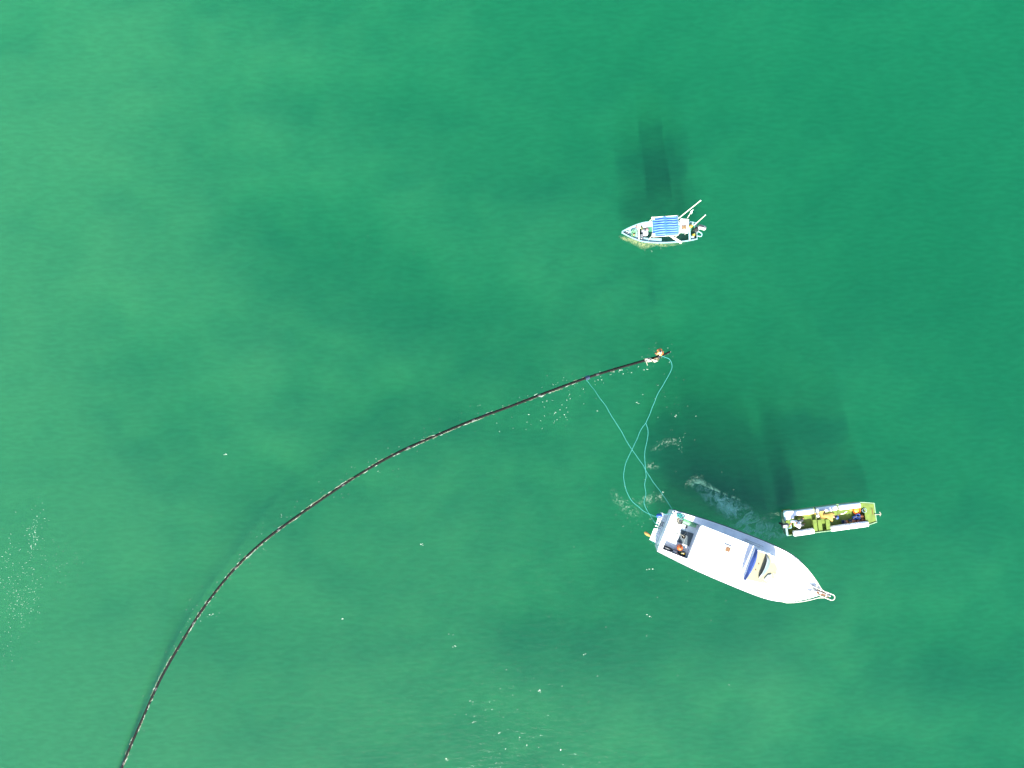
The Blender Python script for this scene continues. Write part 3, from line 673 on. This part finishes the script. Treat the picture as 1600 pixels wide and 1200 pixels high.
# canopy
cn = MB(); nu, nv_ = 28, 66; T = {}
cx0, cx1, cy0, cy1, cz = -.72, .82, -.66, .52, 1.86
def cz_at(u, w_):
    half = (u * 2) % 1.0 if u < 1 else 1.0
    env = math.sin(PI * half) ** .6
    return cz + .05 * math.sin(PI * w_) + .028 * env * (1 + .8 * noise.noise(Vector((u * 3, w_ * 5, 1)))) * math.sin(2 * PI * w_ * 8.0 + 1.6 * noise.noise(Vector((u * 4, w_ * 3, 7))) + (.9 if u > .5 else 0)) - .05 * env
rows = []
for a in range(nu + 1):
    u = a / nu
    rows.append([Vector((cx0 + (cx1 - cx0) * u + .05 * w_ * 0, cy0 + (cy1 - cy0) * w_ + .07 * (u - .5), cz_at(u, w_))) for w_ in [b / nv_ for b in range(nv_ + 1)]])
cn.loft(rows, False)
can = cn.build('canopy', M['tarp'], panga, True)
sd = can.modifiers.new('thick', 'SOLIDIFY'); sd.thickness = .012
fr_ = MB()
for x, dy in ((cx0, -.035), (cx1, .035), ((cx0 + cx1) / 2, 0)): fr_.tube([(x, cy0 + dy, cz - .02), (x, (cy0 + cy1) / 2 + dy, cz + .01), (x, cy1 + dy, cz - .02)], .022, 7)
for y in (cy0, cy1): fr_.tube([(cx0, y - .035, cz - .03), (cx1, y + .035, cz - .03)], .018, 7)
fr_.build('canopy_frame', M['cream'], panga, True)
for x in (cx0, cx1):
    for y in (-.56, .44): MB().tube([(x, y * 1.05, .45), (x, y, cz)], .02, 7).build('canopy_post', M['cream'], panga, True)
for y, dy in ((-.56, .0), (.43, .0)): MB().poly([(cx1 - .14, y - .06), (cx1 + .05, y - .06), (cx1 + .05, y + .10), (cx1 - .12, y + .10)], cz + .05, cz + .075).build('corner_patch', M['shirt'], can)
# outboard, tilted up at the stern
om = MB().box((-2.42, -.14, .86), (.50, .28, .26), ch=.08, ry=.15, rz=-.35).build('outboard_motor', M['motor'], panga, True)
MB().box((-2.36, -.20, .99), (.30, .08, .02), ch=.008, rz=-.35, ry=.15).build('cowling_stripe', M['dark'], om)
MB().box((-2.34, -.12, .3), (.13, .08, .85), ch=.03).build('motor_leg', M['motor'], om); MB().tube([(-2.2, -.1, .78), (-1.85, .05, .82)], .02, 6).build('tiller', M['dark'], om, True)
MB().box((-2.12, -.06, .62), (.2, .3, .2), ch=.03).build('clamp_bracket', M['dark'], om)
MB().tube(catmull([(-2.2, .3, .54), (-2.42, .34, .54), (-2.48, .18, .54), (-2.3, .05, .54), (-2.2, .06, .54)], 5), .035, 7).build('stern_loop', M['paleblue'], panga, True)
def on3(x, y, z): return O3 + Matrix.Rotation(A3, 3, 'Z') @ Vector((x, y, z))
def put3(name, x, y, z, rz=0.0): return empty(name, on3(x, y, z), A3 + rz)
def pole(a, b, r, label, tip=None):
    a, b = on3(*a), on3(*b)
    o = empty('pole', a); d = b - a
    MB().tube([(0, 0, 0), tuple(d * .5), tuple(d)], [r, r * .95, r * .85], 7).build('shaft', M['cream'], o, True)
    MB().ball(tuple(d), r * 1.25, 8, 5).build('end_cap', M['tube'], o, True)
    if tip: MB().tube([tuple(d * .86 + Vector((.05, 0, 0))), tuple(d * .98 + Vector((-.02, 0, .1))), tuple(d * 1.06 + Vector((.04, .03, .2)))], [.05, .06, .03], 7).build('rag', M['shirt'], o, True)
    return tag(o, label, 'pole', 'poles standing out of the fishing boat')
pole((-.86, -.66, .5), (-1.86, -1.32, 2.8), .033, 'longest cream pole leaning out past the aft canopy corner')
pole((-1.46, -.58, .5), (-1.58, -.93, 1.7), .022, 'short pole with a white rag at its tip', True)
pole((-2.02, -.36, .45), (-2.36, -.66, 1.9), .03, 'cream pole leaning over the stern beside the grey outboard')
o = put3('plank', -.80, .44, .58, -.62)
MB().box((0, 0, 0), (1.0, .15, .035), ch=.008).build('board', M['cream'], o); MB().box((-.4, 0, .02), (.05, .15, .012)).build('cleat', M['white'], o)
tag(o, 'cream plank laid diagonally across the fishing boat side', 'plank')
o = put3('cloth_sack', .98, -.03, .12)
MB().ball((0, .04, .18), .21, 12, 7, flat=.85).ball((.1, -.06, .16), .17, 10, 6, flat=.8).build('white_cloth', M['shirt'], o, True); MB().ball((-.12, -.16, .24), .10, 10, 6, flat=.7).build('pink_cloth', M['pink'], o, True)
MB().tube(catmull([(-.28, -.22, .32), (-.05, -.24, .36), (.2, -.15, .33), (.3, -.02, .2)], 5), .018, 6).build('dark_band', M['hullshade'], o, True)
tag(o, 'white sack with a pink cloth just ahead of the canopy', 'sack')
o = put3('jerry_can', -1.78, -.30, .12)
MB().box((0, 0, .32), (.26, .18, .50), ch=.05).build('can_body', M['yellow'], o, True); MB().tube([(.06, 0, .56), (.06, 0, .63)], .03, 8).build('cap', M['dark'], o, True); MB().box((-.04, 0, .59), (.12, .03, .04), ch=.01).build('handle', M['mustard'], o)
tag(o, 'yellow jerry can beside the aft thwart of the fishing boat', 'can')
o = put3('fuel_bottle', -2.02, .20, .12)
MB().lathe([(.08, 0), (.09, .25), (.07, .36), (.03, .4), (.03, .46)], n=12).build('bottle_body', M['yellow'], o, True); MB().lathe([(.034, .46), (.034, .5)], n=10).build('cap', M['olive'], o, True)
tag(o, 'small yellow green bottle by the stern on the near side', 'bottle')
o = put3('rope_coil', 2.12, -.02, .53)
MB().ring((0, 0, .03), .09, .03).ring((.02, .01, .08), .07, .03).build('coil', M['motor'], o, True); MB().tube([(.1, 0, .02), (.22, .03, .03)], .02).build('tail', M['motor'], o, True)
tag(o, 'grey rope coil on the bow tip of the fishing boat', 'rope')
o = put3('net_heap', 1.72, .06, .525)
nh = MB()
for k in range(10): nh.ring((random.uniform(-.12, .14), random.uniform(-.16, .16), .02 + .01 * k), random.uniform(.05, .1), .02, 12, 5, Matrix.Rotation(random.uniform(-.5, .5), 4, 'X'))
nh.build('mesh_folds', M['green'], o, True); MB().ball((.02, .08, .1), .07, 8, 5).build('cork', M['tan'], o, True)
tag(o, 'heaped pale green net on the bow deck ahead of the thwart', 'net')
o = put3('red_block', 1.55, -.36, .53)
MB().box((0, 0, .06), (.08, .16, .12), ch=.02).build('block_body', M['red'], o); MB().ring((0, 0, .13), .03, .01, 10, 5).build('shackle', M['steel'], o, True)
tag(o, 'small dull red block by the far end of the bow thwart', 'block')
o = put3('anchor_bag', 1.22, -.18, .48)
MB().box((0, -.1, .05), (.14, .24, .16), ch=.05, rz=.3).build('bag_body', M['olive'], o, True); MB().tube([(-.04, -.1, .14), (0, 0, .2), (.04, .08, .12)], .012).build('strap', M['dark'], o, True)
tag(o, 'dark olive bag behind the bow thwart on the far side', 'bag')
o = put3('tool_tray', 1.22, .26, .48)
MB().box((0, 0, .03), (.20, .34, .06), ch=.015).build('tray', M['hullshade'], o)
for k in range(3): MB().box((.0, -.1 + .1 * k, .075), (.15, .04, .03), ch=.01, rz=.2 * k).build('tool', M['steel'], o)
tag(o, 'dark tray of grey tools behind the bow thwart on the near side', 'tray')
o = put3('slatted_crate', -1.26, -.12, 1.075)
for k in range(3): MB().box((0, -.08 + .08 * k, .04), (.22, .05, .02)).build('slat', M['tan'], o)
MB().box((-.12, 0, .02), (.03, .26, .05)).build('batten', M['teak'], o); MB().box((.12, 0, .02), (.03, .26, .05)).build('batten', M['teak'], o)
tag(o, 'small tan slatted crate on the white steering shelf', 'crate')
o = put3('crew_bag', -1.95, .36, .12)
MB().ball((0, 0, .16), .17, 12, 7, flat=.9).build('bag_body', M['paleblue'], o, True); MB().ring((0, 0, .3), .06, .015).build('tie', M['white'], o, True)
tag(o, 'pale blue bag in the near stern corner of the fishing boat', 'bag')

# ------------------------------------------------------------------ black floating pipe
PIPE = [(60, 1560), (110, 1420), (152, 1300), (190, 1200), (215, 1140), (250, 1062), (285, 1001), (320, 947), (360, 896), (400, 856), (440, 824), (500, 782), (560, 742), (620, 708), (680, 681), (740, 656), (800, 634), (860, 611), (915, 591), (960, 577), (1010, 562.5), (1030, 557), (1047, 549.5)]
pp = catmull([P(x, y, 0) for x, y in PIPE], 10)
NP = len(pp)
def pipe_z(i):
    t = i / NP
    return -.065 + .09 * t + .035 * math.sin(i * .21) * (1 - .6 * t) + .03 * noise.noise(Vector((i * .13, 2.2, 0)))
pc = [Vector((p.x, p.y, pipe_z(i))) for i, p in enumerate(pp)]
cut = NP - 12
pipe = empty('floating_pipe', pc[cut])
tag(pipe, 'long black flexible pipe floating in a curve across the sea', 'pipe')
off = -pc[cut]
pb = MB().tube([p + off for p in pc[:cut + 1]], .078, 12); pb.build('pipe_body', M['black'], pipe, True)
MB().tube([p + off for p in pc[cut:]], [.06 + .03 * (k < 3) for k in range(NP - cut)], 8).build('pipe_stub', M['black'], pipe, True)
dirp = (pc[cut] - pc[cut - 3]).normalized()
MB().tube([pc[cut] + off - dirp * .02, pc[cut] + off + dirp * .05], .17, 14).build('end_flange', M['dark'], pipe, True)
for k in range(cut - 8, 20, -17):          # couplings between lengths
    d = (pc[k + 1] - pc[k - 1]).normalized()
    MB().tube([pc[k] + off - d * .10, pc[k] + off + d * .10], .082, 12).build('coupling', M['dark'], pipe, True)
ib = min(range(NP), key=lambda i: (pp[i] - P(915, 591)).length)
d = (pc[ib + 1] - pc[ib - 1]).normalized()
wr = MB()
for k in range(4): wr.ring(pc[ib] + off + d * (.07 * k), .125, .018, 16, 5, d.to_track_quat('Z', 'Y').to_matrix().to_4x4() @ Matrix.Rotation(.25, 4, 'X'))
wr.build('rope_lashing', M['darkblue'], pipe, True)

# floats and rag at the pipe end
e0 = P(1030, 551, -.02)
fb = empty('float_bundle', e0)
for k, (dx, dy, z, r, mm) in enumerate(((-.24, -.04, .10, .07, 'teak'), (.22, .06, .08, .06, 'tan'), (.0, -.02, .2, .07, 'teak'), (-.02, .02, .12, .15, 'mustard'), (.13, -.03, .10, .12, 'orange'), (-.13, -.06, .08, .11, 'tan'), (.05, .16, .10, .12, 'orange2'), (.08, -.14, .12, .08, 'mustard'), (-.09, .14, .1, .09, 'orange2'))):
    MB().ball((dx, dy, z), r, 12, 7).build('small_float', M[mm], fb, True)
MB().lathe([(.065, .0), (.065, .03), (.01, .035)], (.03, .06, .25), 10).build('dark_socket', M['dark'], fb, True)
MB().tube(catmull([(-.22, -.18, .02), (-.05, -.02, .27), (.06, -.05, .26), (.10, .06, .25), (-.02, -.2, .2)], 5), .022, 6).build('binding', M['cream'], fb, True)
tag(fb, 'bundle of orange and mustard floats lashed to the pipe end', 'float')
rg = empty('white_rag', P(1018, 562, .1))
rv = []
for i in range(9):
    rv.append([Vector((-.42 + .1 * i + .02 * math.sin(j * 2), -.03 + .018 * i * 0 + (j - 2) * (.05 + .02 * math.sin(i * 1.1)) - .004 * i * i * 0 + .03 * math.sin(i * .9), .06 + .05 * math.sin(i * 1.7 + j * 1.9) + (.05 if 2 < i < 7 else 0))) for j in range(5)])
rv = [[p + Vector((random.uniform(-.03, .03), random.uniform(-.035, .035), random.uniform(-.03, .03))) for p in row] for row in rv]
rb = MB(); rb.loft(rv, False); ro_ = rb.build('cloth', M['pale'], rg, True); sd = ro_.modifiers.new('t', 'SOLIDIFY'); sd.thickness = .015
MB().tube(catmull([(-.42, .06, .12), (-.36, -.06, .08), (-.3, -.22, .01), (-.24, -.36, -.04)], 5), .02, 6).build('loose_end', M['pale'], rg, True)
MB().tube(catmull([(.12, .06, .14), (.26, .10, .12), (.36, .06, .1), (.42, -.02, .05)], 4), .016, 6).build('frayed_cord', M['tan'], rg, True)
tag(rg, 'torn white rag draped beside the orange floats at the pipe end', 'rag')

# ------------------------------------------------------------------ turquoise ropes
def rope(pts, r, label, name='tow_rope', wob=.012, group=None):
    q = catmull(pts, 8)
    q = [p + Vector((noise.noise(p * 1.7) * wob * 3, noise.noise(p * 1.7 + Vector((9, 3, 1))) * wob * 3, 0)) for p in q]
    return tag(MB().tube(q, r, 6).build(name, M['rope'], None, True), label, 'rope', group)
rope([on1(-5.15, 1.22, 1.16), P(1046, 788, .75), P(1034, 771, .3), P(1020, 752, .05), P(1002, 723, .03), P(984, 697, .02), P(965, 665, .02), P(948, 637, .01), P(934, 617, -.03), P(925, 605, -.14), P(919, 597, -.18), P(915.5, 592, .02)], .012,
     'thin turquoise rope running straight from the stern corner to the black pipe', group='turquoise ropes between the boat and the pipe')
J = P(1009, 661, .03)
rope([P(1034, 556, .12), P(1039, 558, .06), P(1046, 561, .04), P(1050, 570, .04), P(1047, 582, .03), P(1038, 598, .03), P(1027, 617, .03), P(1020, 635, .03), J], .016,
     'turquoise rope hooking round from the pipe end floats to the fork', group='turquoise ropes between the boat and the pipe')
rope([J, P(1003, 669, .03), P(996, 684, .03), P(989, 700, .045), P(979, 720, .03), P(974.5, 740, .03), P(976, 756, .03), P(980, 770, .03), P(988, 783, .03), P(999, 793, .03), P(1010, 801, .05), on1(-5.82, .5, .40)], .0145,
     'turquoise rope bowing out left from the fork to the stern platform', group='turquoise ropes between the boat and the pipe')
rope([J, P(1012, 672, .03), P(1011.5, 685, .03), P(1008, 703, .03), P(1007.5, 722, .03), P(1009.5, 742, .045), P(1007.5, 758, .03), P(1009, 772, .03), P(1006.5, 786, .03), P(1011, 797, .03), P(1017, 807, .06), P(1022, 815, .3), on1(-5.62, .08, .40)], .0145,
     'turquoise rope hanging nearly straight and wavy from the fork to the platform', group='turquoise ropes between the boat and the pipe')
rope([on1(-5.2, 1.1, 1.1), on1(-5.4, .98, .8), on1(-5.6, .82, .5)], .016, 'short turquoise rope from the stern corner down to the blue sack', group='turquoise ropes between the boat and the pipe')
rope([on1(-5.26, -1.05, .9), on1(-5.42, -1.06, .5), on1(-5.7, -.95, .36)], .012, 'short turquoise rope at the starboard end of the stern platform', group='turquoise ropes between the boat and the pipe')

# ------------------------------------------------------------------ foam, painted sun glints and hull reflection
def foam_mat(name, col, lo, hi, scale, amax, stretch=(1, 1, 1)):
    m = bpy.data.materials.new(name); m.use_nodes = True; t = m.node_tree; N = t.nodes.new; L = t.links.new
    b = t.nodes['Principled BSDF']; b.inputs['Base Color'].default_value = (*col, 1); b.inputs['Roughness'].default_value = .9
    at = N('ShaderNodeAttribute'); at.attribute_name = 'edge'
    tc = N('ShaderNodeTexCoord'); mp = N('ShaderNodeMapping'); mp.inputs['Scale'].default_value = stretch
    nz = N('ShaderNodeTexNoise'); nz.inputs['Scale'].default_value = scale; nz.inputs['Detail'].default_value = 7; nz.inputs['Roughness'].default_value = .65; nz.inputs['Distortion'].default_value = 1.4
    L(tc.outputs['Object'], mp.inputs[0]); L(mp.outputs[0], nz.inputs['Vector'])
    r = N('ShaderNodeMapRange'); r.inputs[1].default_value = lo; r.inputs[2].default_value = hi; r.inputs[4].default_value = amax
    ml = N('ShaderNodeMath'); ml.operation = 'MULTIPLY'
    L(nz.outputs['Fac'], r.inputs[0]); L(r.outputs[0], ml.inputs[0]); L(at.outputs['Fac'], ml.inputs[1]); L(ml.outputs[0], b.inputs['Alpha'])
    return m
def foam_sheet(name, path, widths, m, label, z=.012, cat='foam', fade=(.15, .2), cross=10):
    q = catmull([P(x, y, z) for x, y in path], 8); n = len(q); V, F, Ed = [], [], []
    for i, p in enumerate(q):
        t = (q[min(i + 1, n - 1)] - q[max(i - 1, 0)]).normalized(); s = Vector((-t.y, t.x, 0)); u = i / (n - 1)
        k = u * (len(widths) - 1); a = int(min(k, len(widths) - 2)); wd = (widths[a] + (widths[a + 1] - widths[a]) * (k - a)) * .04
        for c in range(cross + 1):
            e = c / cross * 2 - 1
            V.append(p + s * wd * e); Ed.append(max(0, 1 - abs(e) ** 1.6) * min(1, u / fade[0] if fade[0] else 1) * min(1, (1 - u) / fade[1] if fade[1] else 1))
    for i in range(n - 1):
        for c in range(cross): a = i * (cross + 1) + c; F.append((a, a + 1, a + cross + 2, a + cross + 1))
    b = MB(); b.v = [tuple(p) for p in V]; b.f = F; o = b.build(name, m)
    at = o.data.attributes.new('edge', 'FLOAT', 'POINT')
    for i, e in enumerate(Ed): at.data[i].value = e
    return tag(o, label, cat, kind='stuff')
wake = foam_mat('wake_foam', (.26, .60, .47), .42, .64, 1.7, .70)
wisp = foam_mat('wisp_foam', (.30, .40, .30), .49, .70, 4.5, .48)
foam_sheet('wake', [(1224, 822), (1212, 826), (1198, 829), (1184, 828), (1170, 820), (1158, 808), (1146, 797), (1132, 789), (1118, 780), (1104, 768), (1090, 757), (1074, 752)], [6, 11, 15, 20, 24, 24, 21, 19, 16, 14, 11, 7], wake, 'pale curving wake foam trailing from the skiff stern', fade=(.02, .25))
foam_sheet('wake', [(1100, 745), (1086, 748), (1076, 755), (1070, 764)], [4, 6, 5, 3], wisp, 'small detached crescent of foam left of the main wake', fade=(.3, .3))
foam_sheet('wake', [(1228, 826), (1220, 832), (1206, 836), (1190, 834)], [7, 11, 12, 7], wake, 'foam churned up under the outboard of the skiff', fade=(.2, .4))
foam_sheet('wake', [(1224, 806), (1210, 805), (1190, 812), (1170, 806)], [4, 6, 7, 5], wisp, 'thin foam streak above the main wake near the skiff', fade=(.2, .4))
foam_sheet('foam_patch', [(1014, 702), (1030, 698), (1042, 691), (1054, 690), (1066, 697)], [4, 7, 7, 6, 3], wisp, 'tan foam streak right of the forked ropes', fade=(.3, .3))
foam_sheet('foam_patch', [(1008, 730), (1018, 727), (1030, 730)], [5, 7, 4], wisp, 'small foam patch where the ropes cross lower down', fade=(.3, .4))
foam_sheet('foam_patch', [(955, 762), (963, 778), (976, 792), (992, 800), (1006, 804)], [5, 9, 10, 9, 5], wisp, 'foam left of the bowed rope near the stern platform', fade=(.3, .3))
foam_sheet('foam_patch', [(992, 790), (1010, 782), (1030, 777), (1046, 786)], [6, 9, 8, 4], wisp, 'milky foam between the ropes just behind the cabin boat', fade=(.3, .3))
refl_paint = foam_mat('painted_reflection', (.26, .27, .12), .40, .60, 6.5, .75)
def fringe(path, widths, label): return foam_sheet('painted_reflection', path, widths, refl_paint, label, fade=(.12, .2), cross=8)  # reflection of the sunlit hull, painted as a flat olive sheet
fringe([(966, 369), (975, 372), (985, 375), (995, 379), (1005, 383), (1016, 382), (1026, 381), (1038, 383), (1052, 382), (1072, 379)], [1.5, 4, 5, 6, 7.5, 5.5, 4, 3, 3, 2], 'olive painted reflection of the hull along the sunlit side of the fishing boat')

fm = mat('foam_and_painted_glints', (.38, .46, .37), .9, .1, 20)
fm2 = mat('tan_foam', (.18, .20, .13), .9, .2, 14)
def fleck(b, c, ln, wd, ang, z):
    n = random.choice((5, 6, 7)); ca, sa = math.cos(ang), math.sin(ang); pts = []
    for k in range(n):
        a = 2 * PI * k / n; r = random.uniform(.6, 1.15); x, y = ln * r * math.cos(a), wd * r * math.sin(a)
        pts.append((c.x + ca * x - sa * y, c.y + sa * x + ca * y, z))
    ctr = (c.x, c.y, z + min(wd, ln) * .35)
    b.add(pts + [ctr], [(k, (k + 1) % n, n) for k in range(n)])
pf, pf2 = MB(), MB()
for i in range(4, cut):
    p, t = pc[i], (pc[min(i + 1, NP - 1)] - pc[i - 1]).normalized(); s = Vector((-t.y, t.x, 0)); ang = math.atan2(t.y, t.x); u = i / NP
    side = noise.noise(Vector((i * .085, 5.0, 0))); dens = .16 + .7 * max(0, noise.noise(Vector((i * .11, 11.0, 0))) + .35)
    if u > .80: dens *= .25
    for k in range(6):
        if random.random() > dens: continue
        sg = 1 if side + random.uniform(-.18, .18) > 0 else -1
        c = p + t * random.uniform(-.25, .25) + s * sg * (.072 + abs(random.gauss(0, .018)))
        fleck(pf2 if random.random() < .75 else pf, c, random.uniform(.04, .2), random.uniform(.008, .022), ang + random.gauss(0, .2), .03)
    for k in range(5):
        if random.random() < .38 * dens:
            sg = 1 if random.random() < .7 else -1
            c = p + t * random.uniform(-.4, .4) + s * sg * (.2 + abs(random.gauss(0, .45)))
            fleck(pf, c, random.uniform(.012, .035), random.uniform(.008, .018), random.uniform(0, 3), .008)
tag(pf.build('pipe_foam', fm), 'white foam flecks along both sides of the black pipe', 'foam', kind='stuff')
tag(pf2.build('pipe_foam', fm2), 'tan foam clinging to the edges of the black pipe', 'foam', kind='stuff')
gf = MB()  # foam flecks plus sun glints painted white, mainly at the left edge
def cluster(cx, cy, sx, sy, n, r0, r1, ang=0):
    n = int(n * (1.3 if cx < 150 else .9)); r0 *= .8 if cx < 150 else .7; r1 *= .72 if cx < 150 else .62
    for k in range(n):
        a, b = random.gauss(0, sx), random.gauss(0, sy); ca, sa = math.cos(ang), math.sin(ang)
        c = P(cx + ca * a - sa * b, cy + sa * a + ca * b, 0); r = random.uniform(r0, r1) ** 1.0
        fleck(gf, c, r * random.uniform(1, 2.0), r, random.uniform(-.3, .6), .008)
cluster(52, 840, 8, 24, 70, .010, .030, .15); cluster(22, 905, 22, 32, 110, .010, .026); cluster(35, 950, 14, 28, 60, .01, .024); cluster(95, 880, 28, 30, 50, .008, .018); cluster(10, 1000, 20, 50, 30, .008, .022)
cluster(800, 1100, 90, 60, 32, .010, .040); cluster(1050, 850, 30, 90, 14, .012, .035); cluster(1000, 800, 26, 20, 40, .01, .03); cluster(900, 980, 160, 80, 24, .01, .03)
cluster(860, 640, 40, 14, 45, .010, .040, -.3); cluster(935, 592, 30, 6, 30, .01, .04, -.25); cluster(1044, 610, 16, 26, 26, .008, .03); cluster(1060, 690, 14, 10, 22, .01, .03); cluster(1030, 556, 16, 9, 30, .01, .035)
cluster(760, 900, 300, 180, 40, .006, .022); cluster(600, 385, 60, 14, 14, .006, .016); cluster(1230, 830, 10, 8, 36, .01, .03); cluster(1140, 800, 30, 16, 40, .008, .026, .6); cluster(1030, 388, 30, 4, 16, .008, .03)
for (x, y) in ((352, 709), (782, 1146), (812, 1153), (823, 1165), (842, 1079), (735, 1096), (912, 1022), (1015, 888), (1016, 963), (535, 967), (661, 851), (710, 1009), (1035, 768), (868, 646), (970, 577), (1011, 578), (995, 630), (1054, 650), (330, 960), (742, 1128)):
    for k in range(3): fleck(gf, P(x + random.gauss(0, 2), y + random.gauss(0, 1), 0), random.uniform(.025, .06), random.uniform(.015, .035), random.uniform(-.4, .5), .01)
tag(gf.build('foam_and_glint_flecks', fm), 'scattered tiny white foam flecks and painted sun glints on the green sea', 'foam', kind='stuff')
